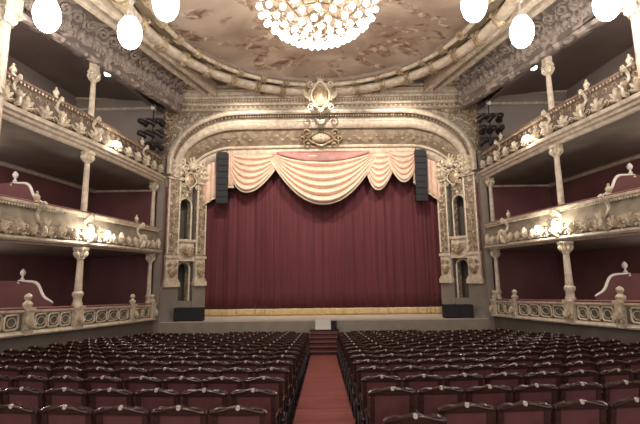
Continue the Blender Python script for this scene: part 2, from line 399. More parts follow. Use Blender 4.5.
# entablature beams above the gallery columns, with ceiling mouldings and fan ornaments
for sd in (1,-1):
    S = SIDE[sd]
    # straight beam from proscenium corner outward
    A, B = V((sd*6.95,18.6,0)), V((sd*9.3,11.0,0)); d = (B-A).normalized(); nn = V((-d.y,d.x,0))
    if nn.x*sd > 0: nn = -nn
    L = (B-A).length
    def pth(off, k=20, a=0, b=1): return [((A+d*L*(a+(b-a)*i/k)+nn*off).x, (A+d*L*(a+(b-a)*i/k)+nn*off).y, nn.x, nn.y) for i in range(k+1)]
    t = thing('ceiling_beam', (A.x,A.y,8.0), 'heavy moulded beam along the '+S+' side carrying the ceiling above the gallery', 'beam')
    mb = MB(); mb.sweep(pth(0), [(-.35,8.6),(-.35,7.95),(-.28,7.86),(-.1,7.84),(.0,7.78),(.12,7.82),(.17,7.95),(.12,8.05),(.16,8.1),(.24,8.14),(.26,8.24),(.18,8.3),(.1,8.34),(.1,8.5),(.3,8.8),(.75,9.14),(.2,9.14),(-.2,8.75)], pclosed=True)
    mb.build('beam_moulding', M['ornmauve'], t, angle=30)
    mb = MB()
    for i in range(26):
        p = A+d*(L*(i+.5)/26)+nn*.22; q = d if sd*d.x else d
        acanthus(mb, p+ZV*8.3-nn*.06, d, ZV, nn, .34, 5, True)
    for i in range(60):
        p = A+d*(L*(i+.5)/60)+nn*.52; mb.ball(p-nn*.27+ZV*8.19, .05, 6, 4)
    for i in range(15):
        p = A+d*(L*(i+.5)/15)+nn*.42+ZV*8.86; vv = (nn*.62+ZV*.5).normalized(); no = vv.cross(d)
        if no.z > 0: no = -no
        scroll(mb, p, d, vv, no, .22, 1.6, .05, 1 if i%2 else -1, i*.6, 13, .05); leaf(mb, p+d*.25, d, vv, no, .8+i, .3, .06, .2)
    mb.build('leaf_band', M['ceilrelief'], t)
    # diagonal mouldings nearer the ring
    t = thing('ceiling_rib', (sd*6.0,15,9.0), 'pair of straight plaster ribs crossing the '+S+' corner of the ceiling beside the ring', 'ceiling moulding')
    for k,(p0,p1,w) in enumerate((((5.15,18.45),(7.45,10.5),.13),((5.62,18.5),(7.95,10.5),.09))):
        p0, p1 = V((sd*p0[0],p0[1],0)), V((sd*p1[0],p1[1],0)); dd = (p1-p0).normalized(); m_ = V((-dd.y,dd.x,0))
        MB().sweep([(p.x,p.y,m_.x,m_.y) for p in (p0,p1)], [(-w,9.15),(-w,8.68),(-w*.8,8.62),(-w*.5,8.6),(-w*.4,8.54),(w*.4,8.54),(w*.5,8.6),(w*.8,8.62),(w,8.68),(w,9.15)], pclosed=True).build('rib_moulding', M['cream'], t, angle=30)
    # fan lunettes between ribs and beam
    for k,(yy) in enumerate((16.6,14.0,11.6)):
        names = ('nearest the stage','in the middle','farthest from the stage')
        f = (18.5-yy)/8.9; bx = A+(B-A)*f; c = V((sd*(abs(bx.x)-.75), yy, 9.05))
        t = thing('ceiling_fan_relief', tuple(c), 'fan shaped scrolled relief on the '+S+' ceiling panel, '+names[k], 'relief')
        mb = MB(); inn = V((-sd*.95,.28*-1,0)).normalized(); uu = V((inn.y,-inn.x,0))
        for R in (.55,.8,1.0): mb.tube([c+uu*R*math.cos(q)*1.05+inn*R*.9*math.sin(q)-ZV*.08 for q in [PI*i/12 for i in range(13)]], .05 if R<1 else .075, 6)
        for i in range(9):
            q = PI*(i+.5)/9; leaf(mb, c-ZV*.06, uu, inn, -ZV, q, .5, .07, .12)
        mb.build('fan_arches', M['ceilrelief'], t)
        mb = MB()
        for h in (1,-1):
            for j in range(3): scroll(mb, c+uu*h*(1.12+.02*j)+inn*(.1+.36*j), uu, inn, -ZV, .2, 1.5, .045, h*(1 if j%2 else -1), .5*j, 12, .12)
        for j in range(3): scroll(mb, c+uu*(j-1)*.5+inn*1.12, uu, inn, -ZV, .16, 1.4, .04, 1 if j%2 else -1, 0, 12, .12)
        rosette(mb, c+inn*.15-ZV*.1, uu, inn, -ZV, .2)
        mb.build('scrollwork', M['gilt'], t)

# ------------------------------------------------------------------ proscenium arch
def arch_curve(hx, zs, rx, rz, y, zb, kc=14, kf=16):
    pts = [(hx, y, zb+(zs-zb)*i/5) for i in range(5)]
    pts += [(hx-rx+rx*math.cos(PI/2*i/kc), y, zs+rz*math.sin(PI/2*i/kc)) for i in range(kc+1)]
    x0 = hx-rx; pts += [(x0*(1-i/kf), y, zs+rz+.02*math.sin(PI/2*i/kf)) for i in range(1,kf+1)]
    left = [(-x,y,z) for x,y,z in reversed(pts[:-1])]
    return [V(p) for p in pts+left]
OUT = arch_curve(7.62, 5.45, 3.6, 2.66, 19.35, 4.9)
INN = arch_curve(6.98, 4.85, 2.0, 1.36, 21.5, 4.6)
def arch_pt(i, t, disp):
    o, q = OUT[i], INN[i]; a = OUT[max(0,i-1)]; b = OUT[min(len(OUT)-1,i+1)]; T = (b-a).normalized(); D = (q-o).normalized()
    N = T.cross(D); N.normalize()
    if N.y > 0: N = -N
    return o+(q-o)*t+N*disp
def arch_band(prof): 
    mb = MB(); mb.grid([[arch_pt(i,t,d) for t,d in prof] for i in range(len(OUT))]); return mb
tp = thing('proscenium_arch', (0,20.4,4.9), 'broad cream and gilt plaster arch with rounded corners framing the red stage curtain', 'arch')
arch_band([(-.03,-.05),(-.03,.10),(.0,.17),(.03,.17),(.045,.1),(.05,.0)]).build('outer_moulding', M['cream'], tp, angle=30)
arch_band([(.05,.0),(.07,-.08),(.13,-.12),(.16,-.08),(.175,.0)]).build('outer_groove', M['ornfrieze'], tp, angle=30)
arch_band([(.17,.0),(.17,.08),(.19,.12),(.2,.08),(.23,.14),(.28,.16),(.33,.12),(.345,.06),(.35,-.02),(.37,-.02)]).build('roll_moulding', M['cream'], tp, angle=30)
arch_band([(.37,-.02),(.40,.0),(.55,.02),(.68,.0),(.715,-.02)]).build('frieze_panel', M['ornfrieze'], tp, angle=30)
arch_band([(.71,-.02),(.712,.07),(.735,.09),(.75,.03),(.78,.0),(.80,.04),(.83,.10),(.88,.13),(.93,.12),(.955,.06),(.96,.0),(.97,.06),(1.0,.06),(1.0,-.3)]).build('inner_moulding', M['cream'], tp, angle=30)
mb = MB()
for i in range(3, len(OUT)-3):
    c = arch_pt(i,.54,.0); T = (OUT[i+1]-OUT[i-1]).normalized(); D = (INN[i]-OUT[i]).normalized(); N = arch_pt(i,.54,1)-c
    if abs(c.x) < .9: continue
    h = 1 if c.x > 0 else -1
    seg = (OUT[i+1]-OUT[i]).length
    if seg > .2 or i % 2:
        scroll(mb, c+D*(.14 if i%2 else -.14), T, D, N, .12, 1.4, .015, h*(1 if i%2 else -1), 0, 10, .0)
        for q in (-.6,0,.6): leaf(mb, c-D*(.1 if i%2 else -.1), T*(-h), -D, N, (.4 if i%2 else -.4)+q, .20, .03, .05)
mb.build('frieze_scrollwork', M['friezerelief'], tp)
mb = MB()
for i in range(1, len(OUT)-1):
    for tt in (0,.5):
        a = arch_pt(i,.10,.0); b = arch_pt(min(i+1,len(OUT)-1),.10,.0); mb.ball(a.lerp(b,tt), .055, 6, 4)
mb.build('bead_row', M['pale'], tp)
a, b = MB(), MB(); mid = len(OUT)//2
c = arch_pt(mid,.54,.05); D = (INN[mid]-OUT[mid]).normalized(); N = (arch_pt(mid,.54,1)-arch_pt(mid,.54,0))
cartouche(a, b, c, (1,0,0), -D, N, 1.0, .62)
t2 = thing('keystone_cartouche', tuple(c), 'wide scrolled gilt cartouche centred on the frieze of the stage arch', 'cartouche')
a.build('scroll_frame', M['gilt'], t2); b.build('shield', M['pale'], t2)
# spandrel wall above the arch, behind the cornice
mb = MB(); rows = []
for p in OUT:
    rows.append([(p.x,19.42,p.z),(max(-8.2,min(8.2,p.x*1.075)),19.42,8.6 if abs(p.x)<6.9 else 8.6)])
mb.grid(rows); mb.build('wall_proscenium', M['ornate'], kind='structure', smooth=False)
for sd in (1,-1):
    t = thing('spandrel_relief', (sd*7.3,19.35,7.3), 'scrolled gilt relief filling the upper '+SIDE[sd]+' corner outside the stage arch', 'relief')
    mb = MB()
    for k,(x,z,s,h) in enumerate(((7.65,7.9,.28,1),(7.25,7.85,.2,-1),(7.75,7.35,.24,-1),(7.8,6.8,.22,1),(6.75,8.0,.16,1),(7.85,6.3,.18,-1),(7.45,7.5,.15,1),(7.8,5.8,.15,1))):
        scroll(mb, (sd*x,19.36,z), (sd,0,0), (0,0,1), (0,-1,0), s, 1.5, s*.2, h, k*.8, 13, .08)
        leaf(mb, (sd*x,19.36,z), (sd,0,0), (0,0,1), (0,-1,0), k*1.1, s*1.3, s*.3, .2)
    mb.build('scrollwork', M['gilt'], t)

# splayed side walls with pilasters and box openings
P0, P1 = V((6.38,21.6,0)), V((7.9,19.45,0)); SD_ = (P1-P0).normalized(); SN = V((-SD_.y, SD_.x, 0))
if SN.y > 0: SN = -SN
for sd in (1,-1):
    S = SIDE[sd]
    def F(s, d, z, sd=sd):
        p = P0+SD_*s+SN*d; return V((sd*p.x, p.y, z))
    U = V((sd*SD_.x,SD_.y,0)); Nn = V((sd*SN.x,SN.y,0))
    # dado and recess shell = setting
    mb = MB(); mb.box((-.1,-.5,-3.6),(.72,.06,-.62),F); mb.box((1.58,-.5,-3.6),(2.72,.06,-.62),F); mb.box((.72,-.5,-3.6),(1.58,.0,-1.4),F)
    mb.build('wall_dado_'+S, M['dado'], kind='structure', smooth=False)
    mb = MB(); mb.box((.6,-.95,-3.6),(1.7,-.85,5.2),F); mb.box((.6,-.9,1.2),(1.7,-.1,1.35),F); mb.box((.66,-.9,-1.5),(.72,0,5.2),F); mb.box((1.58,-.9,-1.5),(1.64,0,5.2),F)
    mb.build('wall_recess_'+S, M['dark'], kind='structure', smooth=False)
    MB().box((-.12,-.5,-.62),(2.7,-.1,-.6),F)
    # pilasters
    for (s0,s1,nm,wh) in ((.0,.66,'inner','beside the curtain'),(1.64,2.4,'outer','beside the boxes')):
        t = thing('pilaster', tuple(F((s0+s1)/2,0,-.65)), 'ornate gilt pilaster on the %s side of the stage, %s'%(S,wh), 'pilaster', None)
        mb = MB(); mb.box((s0-.06,-.5,-.65),(s1+.06,.22,-.42),F); mb.box((s0-.02,-.5,-.42),(s1+.02,.16,-.3),F)
        mb.box((s0+.03,-.5,-.3),(s1-.03,.13,.75),F); mb.box((s0-.02,-.5,.75),(s1+.02,.19,.9),F); mb.build('pedestal', M['cream'], t, smooth=False)
        mb = MB(); mb.box((s0+.05,-.5,.9),(s1-.05,.06,4.75),F)
        w = s1-s0
        for q in (.12,.88): mb.tube([F(s0+w*q,.09,.95),F(s0+w*q,.09,4.7)], .055, 6)
        mb.tube([F(s0+w*.5,.07,.95),F(s0+w*.5,.07,4.7)], .09, 8)
        mb.build('shaft', M['ornate'], t)
        mb = MB()
        for q in (.1,.9): mb.tube([F(s0+w*q,.12,.95),F(s0+w*q,.12,4.7)], .05, 6)
        mb.build('edge_moulding', M['pale'], t)
        mb = MB()
        for z in (1.15,1.6,2.05,2.5,2.95,3.4,3.85,4.3): rosette(mb, F(s0+w*.5,.12,z), U, ZV, Nn, .12); 
        for h in (1,-1): scroll(mb, F(s0+w*(.5+.22*h),.15,.1), U, ZV, Nn, .13, 1.4, .035, h, 0, 11); scroll(mb, F(s0+w*(.5+.2*h),.15,.45), U, ZV, Nn, .11, 1.4, .03, -h, 0, 11)
        acanthus(mb, F(s0+w*.5,.14,-.2), U, ZV, Nn, .3, 5, False)
        mb.build('relief', M['gilt'], t)
        mb = MB(); mb.box((s0-.02,-.5,4.75),(s1+.02,.16,4.85),F)
        for z, k in ((4.85,1.),(5.15,1.1)):
            for q in (.2,.5,.8): leaf(mb, F(s0+w*q,.1,z), U, ZV, Nn, PI/2, .38, .12*k, .45)
        mb.box((s0+.02,-.5,4.85),(s1-.02,.12,5.5),F)
        for h in (1,-1): scroll(mb, F(s0+w*(.5+.4*h),.16,5.45), U, ZV, Nn, .14, 1.5, .05, h, PI/2, 12)
        mb.box((s0-.1,-.5,5.6),(s1+.1,.26,5.75),F); mb.build('capital', M['pale'], t)
    # box bay: two arched openings
    for (zb,zs,za,zt,nm,lab) in ((-1.4,.2,.42,.62,'stage_door_surround','small arched doorway frame at stage level between the %s pilasters'%S),
                                  (1.72,3.55,.42,4.25,'proscenium_box','tall arched theatre box opening between the %s pilasters'%S)):
        t = thing(nm, tuple(F(1.15,0,zb)), lab, 'box opening' if zb>0 else 'doorway')
        mb = MB(); k = 12; sl, sr = .76, 1.50; c_ = (sl+sr)/2; rw = (sr-sl)/2
        arc = [(sr,zb)]+[(c_+rw*math.cos(PI*i/k), zs+za*.9*math.sin(PI*i/k)) for i in range(k+1)]+[(sl,zb)]
        outr = [(1.62,zb)]+[(c_+.47*max(-1,min(1,1.6*math.cos(PI*i/k))), zt if 0<i<k else zs) for i in range(k+1)]+[(.68,zb)]
        mb.grid([[F(p[0],-.55,p[1]),F(p[0],-.22,p[1]),F(q[0],-.22,q[1])] for p,q in zip(arc,outr)])
        mb.build('wall_surround', M['ornate'], t, smooth=False)
        mb = MB(); mb.tube([F(p[0],-.2,p[1]) for p in arc], .05, 6)
        leaf(mb, F(c_,-.18,zs+za*.85), U, ZV, Nn, PI/2, .3, .1); mb.build('arch_moulding', M['pale'], t)
        if zb > 0:
            mb = MB(); mb.box((.68,-.2,.62),(1.62,.02,1.6),F); mb.box((.62,-.3,1.6),(1.68,.1,1.74),F); mb.box((.64,-.2,.62),(1.66,.08,.74),F); mb.build('balustrade', M['cream'], t, smooth=False)
            mb = MB(); 
            for h in (1,-1): scroll(mb, F(1.15+h*.2,.13,1.17), U, ZV, Nn, .2, 1.6, .045, h, 0, 13)
            acanthus(mb, F(1.15,.13,.85), U, ZV, Nn, .45, 5, False); mb.build('balustrade_relief', M['gilt'], t)
    # crowning group between the capitals
    t = thing('figure_crest', tuple(F(1.15,.1,4.3)), 'large gilded scroll and shield crest above the %s theatre box by the stage'%S, 'crest')
    a, b = MB(), MB(); a.box((.66,-.5,4.25),(1.64,-.2,5.9),F); cartouche(a, b, F(1.15,.12,4.85), U, ZV, Nn, .52, .6)
    for h in (1,-1):
        a.tube([F(1.15+h*(.2+.5*math.sin(q*1.1)),.15+.05*q,5.2+.28*q) for q in (0,.5,1,1.5,2,2.4)], [.09,.1,.09,.08,.07,.03], 6)
        scroll(a, F(1.15+h*.62,.25,5.75), U, ZV, Nn, .22, 1.5, .06, h, 0, 13)
    acanthus(a, F(1.15,.25,5.35), U, ZV, Nn, .75, 7, True); a.ball(F(1.15,.3,5.5), .17, 8, 6)
    a.build('scroll_frame', M['pale'], t); b.build('shield', M['gilt'], t)

# ------------------------------------------------------------------ stage
ZS = -2.28
mb = MB(); mb.box((-7.0,19.5,ZS-.12),(7.0,25,ZS)); mb.box((-7.75,19.4,ZS-.02),(7.75,19.56,ZS+.0)); mb.build('floor_stage', M['stagefloor'], kind='structure', smooth=False)
MB().box((-7.8,19.42,-3.75),(7.8,19.55,ZS-.02)).build('wall_stage_front', M['fascia'], kind='structure', smooth=False)
MB().box((-8,25,-3),(8,25.2,8)).build('wall_stage_back', M['dark'], kind='structure', smooth=False)
# stage wings block light
for sd in (1,-1): MB().box((min(sd*6.95,sd*7.1),21.75,-3),(max(sd*6.95,sd*7.1),25,8)).build('wall_stage_'+SIDE[sd], M['dark'], kind='structure', smooth=False)
# main curtain, two leaves
def cy(x, z):
    a = .6*.055*math.sin(x*11.2+1.6*math.sin(x*1.7))+.025*math.sin(x*23+2.3*math.sin(x*2.3))*(.6+.4*math.sin(x*1.3))+.05*math.sin(x*3.1+1)
    return 21.75+a*(1-.08*(z+2)/8)+.015*math.sin(z*1.3+x*2)
for sd in (-1,1):
    S = SIDE[sd]
    t = thing('stage_curtain', (sd*3.3-.1,21.75,ZS), '%s half of the dark red velvet stage curtain with gold hem'%S, 'curtain')
    xs = [-.08+sd*(0 + 7.0*i/260) for i in range(261)]
    zs = [-1.93+(8.7)*k/10 for k in range(11)]
    MB().grid([[(x,cy(x,z),z) for x in xs] for z in zs]).build('drape', M['curtain'], t, solid=.02, angle=180)
    MB().grid([[(x,cy(x,z)-.02,z) for x in xs] for z in (-2.25,-2.15,-2.05,-1.93)]).build('gold_hem', M['hem'], t, solid=.02, angle=180)
    MB().grid([[(x,cy(x,z)-.035,z) for x in xs] for z in (-1.95,-1.93,-1.91)]).build('braid', M['brass'] if 0 else M['fringe'], t, solid=.015)
# swags of the pelmet
TP = 6.45
def swag(xa, xb, drop, y, name, parent, N=8, amp=.10, skew=0., flat=.12, mt='satin'):
    rows = []; K = 44; J = N*10; cx = (xa+xb)/2; w = (xb-xa)/2
    for j in range(J+1):
        v = j/J; row = []
        for i in range(K+1):
            u = -1+2*i/K; sag = (1-abs(u)**2.1)
            xx = cx+u*w*(1-.10*(1-v)*0)*(1-.06*math.sin(v*PI)*abs(u))+skew*sag*v
            ph = v*N; fo = abs(math.sin(PI*ph))**.8; 
            z = TP-.05-(drop*.97)*v*sag-.12*v-.22*v*abs(u)**3
            row.append((xx, y-.12-amp*fo*(.35+.65*sag)-.22*sag*v, z-.05*fo*sag))
        rows.append(row)
    MB().grid(rows).build(name, M[mt], parent, solid=.012, angle=180)
    MB().tube([(p[0],p[1]-.02,p[2]-.02) for p in rows[-1]], .055, 6).build('fringe', M['fringe'], parent)
t = thing('pelmet_drapery', (0,21.3,4.0), 'rose and cream satin swag pelmet hanging across the top of the red curtain', 'drapery')
swag(-2.75, 2.95, 2.80, 21.15, 'centre_swag', t, 7, .30)
rows = []
for j in range(5): rows.append([(x, 20.80-.03*math.sin(x*3)-.1*(1-(x/2.6)**2), TP-.05-(.62*j/4)*(1-abs((x-.1)/2.6)**2.2)) for x in [-2.4+5.0*i/40 for i in range(41)]])
MB().grid(rows).build('upper_drape', M['satindark'], t, solid=.012, angle=180)
swag(-5.1, -2.2, 2.05, 21.32, 'side_swag', t, 6, .24, -.35)
swag(2.35, 4.1, 2.0, 21.34, 'side_swag', t, 6, .22, -.2)
swag(3.6, 5.2, 1.6, 21.22, 'side_swag', t, 5, .2)
def jabot(xa, xb, za, zb, y, parent):
    xs = [xa+(xb-xa)*i/60 for i in range(61)]; rows = []
    for k in range(9):
        rows.append([(x, y-.07*abs(math.sin((x-xa)/(abs(xb-xa))*PI*5)), TP+.1-(TP+.1-(za+(zb-za)*i/60))*k/8) for i,x in enumerate(xs)])
    MB().grid(rows).build('jabot', M['satin'], parent, solid=.012, angle=180); MB().tube([(p[0],p[1]-.02,p[2]) for p in rows[-1]], .05, 6).build('fringe', M['fringe'], parent)
jabot(-6.95,-5.55,3.35,4.2,21.4,t); jabot(6.95,5.45,3.3,4.4,21.4,t)
jabot(-5.25,-4.75,4.55,4.55,21.1,t); jabot(4.95,5.2,4.7,4.4,21.1,t); 

# line array loudspeakers
for sd in (-1,1):
    t = thing('line_array_speaker', (sd*5.32,20.9,3.55), 'tall dark hanging loudspeaker column at the upper %s of the curtain'%SIDE[sd], 'speaker')
    for k in range(8):
        z = 6.2-k*.34; mb = MB(); x0, x1 = sd*5.32-.32, sd*5.32+.32; ty = .02*k
        mb.add([(x0,20.75+ty,z-.16),(x1,20.75+ty,z-.16),(x1,20.75+ty,z+.165),(x0,20.75+ty,z+.165),(x0+.05,21.2+ty,z-.13),(x1-.05,21.2+ty,z-.13),(x1-.05,21.2+ty,z+.13),(x0+.05,21.2+ty,z+.13)],
               [(0,1,2,3),(4,7,6,5),(0,4,5,1),(1,5,6,2),(2,6,7,3),(3,7,4,0)])
        c_ = mb.build('cabinet', M['black'], t, smooth=False)
        MB().box((x0+.04,20.735+ty,z-.13),(x1-.04,20.75+ty,z+.13)).build('grille', M['grille'], c_, smooth=False)
    mb = MB(); mb.box((sd*5.32-.25,20.8,6.38),(sd*5.32+.25,21.15,6.45)); mb.tube([(sd*5.32-.2,21,6.42),(sd*5.32-.2,21,7.2)], .02); mb.tube([(sd*5.32+.2,21,6.42),(sd*5.32+.2,21,7.2)], .02)
    mb.build('hanging_frame', M['iron'], t, smooth=False)
    # floor speakers beside the curtain
    t = thing('stage_subwoofer', (sd*6.52,20.05,ZS), 'low black loudspeaker box on the stage floor at the %s end'%SIDE[sd], 'speaker')
    x0, x1 = (sd*6.52-.68, sd*6.52+.68)
    MB().box((x0,19.72,ZS),(x1,20.2,ZS+.62)).build('cabinet', M['black'], t, smooth=False)
    for h in (-1,1): MB().box((sd*6.52+h*.33-.3,19.70,ZS+.06),(sd*6.52+h*.33+.3,19.72,ZS+.56)).build('grille', M['grille'], t, smooth=False)
# steps up to the stage and white box
t = thing('stage_steps', (.05,18.2,floor_z(17)), 'dark red carpeted steps from the centre aisle up to the stage', 'steps')
nst = 6; y0, y1 = 16.95, 19.42; zf = floor_z(16.95)
for k in range(nst):
    z = zf+(ZS-.36-zf)*(k+1)/nst; ya = y0+(y1-y0)*k/nst
    MB().box((-.62,ya,min(floor_z(ya),floor_z(y1))+.0),(.70,y1 if k==nst-1 else ya+(y1-y0)/nst,z-.02)).build('step', M['stairred'], t, smooth=False)
mb = MB()
for k in range(nst):
    z = zf+(ZS-.36-zf)*(k+1)/nst; ya = y0+(y1-y0)*k/nst; mb.box((-.64,ya-.03,z-.04),(.72,ya+.05,z))
mb.build('nosing', M['wood'], t, smooth=False)
t = thing('prompt_box', (-.0,19.2,ZS-.36), 'small white box at the top of the centre steps against the stage edge', 'box')
MB().box((-.38,19.1,ZS-.36),(.34,19.4,ZS+.09)).build('white_cabinet', M['white'], t, smooth=False)
MB().box((.36,19.12,ZS-.36),(.62,19.38,ZS+.0)).build('side_unit', M['grille'], t, smooth=False, label='small grey side unit')
# aisle carpet
mb = MB(); ww = .53
mb.add([(x,y,floor_z(y)+h) for h in (.0,.012) for y in (-2.5,16.93) for x in (-ww,ww)], [(0,2,3,1),(4,5,7,6),(0,1,5,4),(2,6,7,3),(0,4,6,2),(1,3,7,5)])
mb.build('aisle_carpet', M['carpet'], smooth=False, label='long rose red carpet runner in the centre aisle', cat='carpet')

# ------------------------------------------------------------------ balconies
def console(y, z0, h, sd, parent, s=1., finial=True):
    p, u, n = fr_at(y, sd, .16); mb = MB()
    pts = []; R = []
    for i in range(13):
        q = i/12; pts.append(p+n*(.18*math.sin(q*2*PI+.6)+.1)*s+ZV*(z0+h*q)); R.append((.075-.02*math.sin(q*PI))*s)
    mb.tube(pts, R, 7)
    for dz, sz in ((.06,.13),(.9,.10)): scroll(mb, p+n*.15*s+ZV*(z0+h*dz), n, ZV, u, sz*s, 1.4, .05*s, 1 if dz<.5 else -1, 0, 11, 0)
    for a_ in (-.5,0,.5): leaf(mb, p+n*.16*s+ZV*(z0+h*.2), u, ZV, n, PI/2+a_, .34*s, .05*s, .3)
    o = mb.build('scroll_console', M['pale'], parent)
    if finial:
        pp = p-n*.14
        f = MB().lathe((pp.x,pp.y,z0+h-.02), [(.1,0),(.1,.05),(.05,.09),(.085,.16),(.1,.22),(.07,.28),(.03,.32),(.045,.36),(.0,.42)], 10); f.build('finial', M['pale'], o)
for sd in (-1,1):
    S = SIDE[sd]
    # ---- stalls parapet
    t = thing('stalls_box_parapet', (sd*8.5,14,-2.1), 'low cream parapet with olive oval panels in front of the %s ground level boxes'%S, 'parapet')
    def zt(y): return -.20-.0585*y          # top
    def zb(y): return -1.06-.0565*y        # bottom
    ys = [4+15.4*i/60 for i in range(61)]
    def strip(prof, nm, m, **k):
        rows = []
        for y in ys:
            p, u, n = fr_at(y, sd, 0); zt_, zb_ = zt(y)-.13, zb(y)
            rows.append([(p.x+n.x*d, p.y+n.y*d, zb_+(zt_-zb_)*q+e) for d,q,e in prof])
        MB().grid(rows).build(nm, m, t, **k)
    strip([(-.1,0,0),(.16,0,0),(.18,0,.05),(.12,0,.11),(.04,0,.14),(.04,0,.16)], 'base_moulding', M['cream'], angle=30)
    strip([(.05,0,.14),(.05,1,-.08),(-.1,1,-.08),(-.1,0,.1)], 'panel_field', M['olive'], angle=30)
    strip([(.04,1,-.1),(.08,1,-.08),(.13,1,-.03),(.13,1,.03),(-.12,1,.03),(-.12,1,-.1)], 'top_moulding', M['cream'], angle=30)
    strip([(.12,1,.03),(.13,1,.07),(.06,1,.1),(-.1,1,.1),(-.14,1,.06),(-.13,1,.03)], 'velvet_rail', M['velvet'], angle=60)
    posts = [5.0,7.4,9.6,12.1,14.0,17.35,19.1]
    for y in posts:
        p, u, n = fr_at(y, sd, .06); h = .13 if y not in (14.0,) else .2
        def G(a,b,c_): q = p+u*a+n*b; return V((q.x,q.y,c_))
        mb = MB(); mb.box((-h,-.12,zb(y)+.02),(h,.13,zt(y)-.1),G); mb.box((-h-.03,-.14,zt(y)-.12),(h+.03,.16,zt(y)-.04),G)
        acanthus(mb, p+n*.14+ZV*(zb(y)+.2), u, ZV, n, .3, 5, True)
        o = mb.build('post', M['pale'], t)
        if y != 14.0:
            MB().lathe((p.x,p.y,zt(y)-.04), [(.09,0),(.13,.06),(.14,.12),(.08,.18),(.05,.21),(.09,.25),(.11,.32),(.08,.38),(.0,.43)], 12).build('finial', M['pale'], o)
    for a_, b_, k in ((5.0,7.4,3),(7.4,9.6,3),(9.6,12.1,4),(12.1,14.0,3),(14.0,17.35,4),(17.35,19.1,2)):
        for j in range(k):
            lo, hi = a_+.25+(b_-a_-.5)*j/k, a_+.25+(b_-a_-.5)*(j+1)/k; yc = (lo+hi)/2; p, u, n = fr_at(yc, sd, .07); hw = (hi-lo)/2*.84
            z0, z1 = zb(yc)+.19, zt(yc)-.24; zc = (z0+z1)/2; hh = (z1-z0)/2
            mb = MB(); c = .28
            oct_ = [(-1+c,-1),(1-c,-1),(1,-1+c),(1,1-c),(1-c,1),(-1+c,1),(-1,1-c),(-1,-1+c)]
            mb.tube([p+u*hw*x+ZV*(zc+hh*z)+n*.0 for x,z in oct_], .032, 5, True)
            mb.tube([p+u*hw*.66*math.cos(q)+ZV*(zc+hh*.62*math.sin(q))+n*.01 for q in [2*PI*i/16 for i in range(16)]], .014, 4, True)
            mb.build('oval_panel_frame', M['pale'], t)
    # ---- first balcony (z 1.0 .. 2.2)
    t = thing('balcony', (sd*8.5,14,.9), 'curved %s first tier balcony with gilt foliage parapet and red rail'%S, 'balcony')
    pt = path(3.6,19.45,sd,60)
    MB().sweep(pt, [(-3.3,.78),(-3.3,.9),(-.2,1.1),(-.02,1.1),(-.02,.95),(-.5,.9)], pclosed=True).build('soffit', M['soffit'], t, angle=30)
    MB().sweep(pt, [(-.05,.94),(.06,.94),(.08,.98),(.2,1.0),(.24,1.06),(.22,1.13),(.12,1.17),(.1,1.2),(-.05,1.2)], pclosed=True).build('lower_cornice', M['cream'], t, angle=30)
    MB().sweep(pt, [(-.1,1.15),(.12,1.2),(.2,1.3),(.22,1.45),(.17,1.62),(.09,1.8),(.05,1.95),(.05,2.04),(-.1,2.04)], pclosed=True).build('parapet_panel', M['panelgrey'], t)
    MB().sweep(pt, [(-.12,2.02),(.1,2.02),(.13,2.06),(.18,2.09),(.19,2.15),(.14,2.18),(-.12,2.18)], pclosed=True).build('rail_moulding', M['cream'], t, angle=30)
    MB().sweep(pt, [(-.16,2.17),(.12,2.17),(.14,2.2),(.08,2.24),(-.12,2.24),(-.17,2.2)], pclosed=True).build('velvet_rail', M['velvet'], t)
    mb = MB(); k = 150
    for i in range(k):
        y = 5+14.3*i/k; p, u, n = fr_at(y, sd, .13); mb.ball(p+ZV*2.03, .036, 5, 4, (1,1,1.4))
    mb.build('drop_beads', M['pale'], t)
    mb = MB(); k = 26
    for i in range(k):
        y = 6+13.2*(i+.5)/k; p, u, n = fr_at(y, sd, .2)
        big = i % 3 == 1
        acanthus(mb, p+ZV*1.19, u, ZV, n, .46 if big else .36, 9 if big else 5, True)
        for h in (1,-1): scroll(mb, p+u*h*.2+ZV*1.42, u, ZV, n, .10, 1.5, .026, h, 0, 12)
        if big: rosette(mb, p+n*.08+ZV*1.38, u, ZV, n, .14)
    mb.build('foliage_relief', M['pale'], t)
    mb = MB(); k = 60
    for i in range(k):
        y = 6+13.2*(i+.25)/k; p, u, n = fr_at(y, sd, .21); scroll(mb, p+ZV*1.28, u, ZV, n, .085, 1.2, .025, 1 if i%2 else -1, 0, 9)
    mb.build('scroll_band', M['gilt'], t)
    for y in (8.2,12.1,17.4): console(y, 1.18, 1.02, sd, t, 1.)
    for y in (10.3,14.05): console(y, 1.18, .9, sd, t, 1.2, False)
    # ---- second balcony (z 4.45 .. 5.85)
    t = thing('balcony', (sd*8.5,14,4.4), 'curved %s upper tier gallery balcony with gilt leaf clusters'%S, 'balcony')
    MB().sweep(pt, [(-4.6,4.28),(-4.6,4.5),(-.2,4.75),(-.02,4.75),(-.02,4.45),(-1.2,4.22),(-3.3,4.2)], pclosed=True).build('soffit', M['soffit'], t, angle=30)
    MB().sweep(pt, [(-.05,4.44),(.0,4.4),(.05,4.44),(.08,4.52),(.16,4.56),(.18,4.64),(.26,4.68),(.28,4.78),(.2,4.84),(.1,4.87),(-.05,4.87)], pclosed=True).build('lower_cornice', M['cream'], t, angle=30)
    MB().sweep(pt, [(-.1,4.85),(.1,4.88),(.16,5.0),(.15,5.15),(.08,5.35),(.05,5.6),(.06,5.68),(-.1,5.68)], pclosed=True).build('parapet_panel', M['darkpanel'], t)
    MB().sweep(pt, [(-.1,5.66),(.08,5.66),(.12,5.7),(.12,5.76),(.06,5.8),(-.1,5.8)], pclosed=True).build('rail_moulding', M['railbrown'], t, angle=30)
    mb = MB(); k = 110
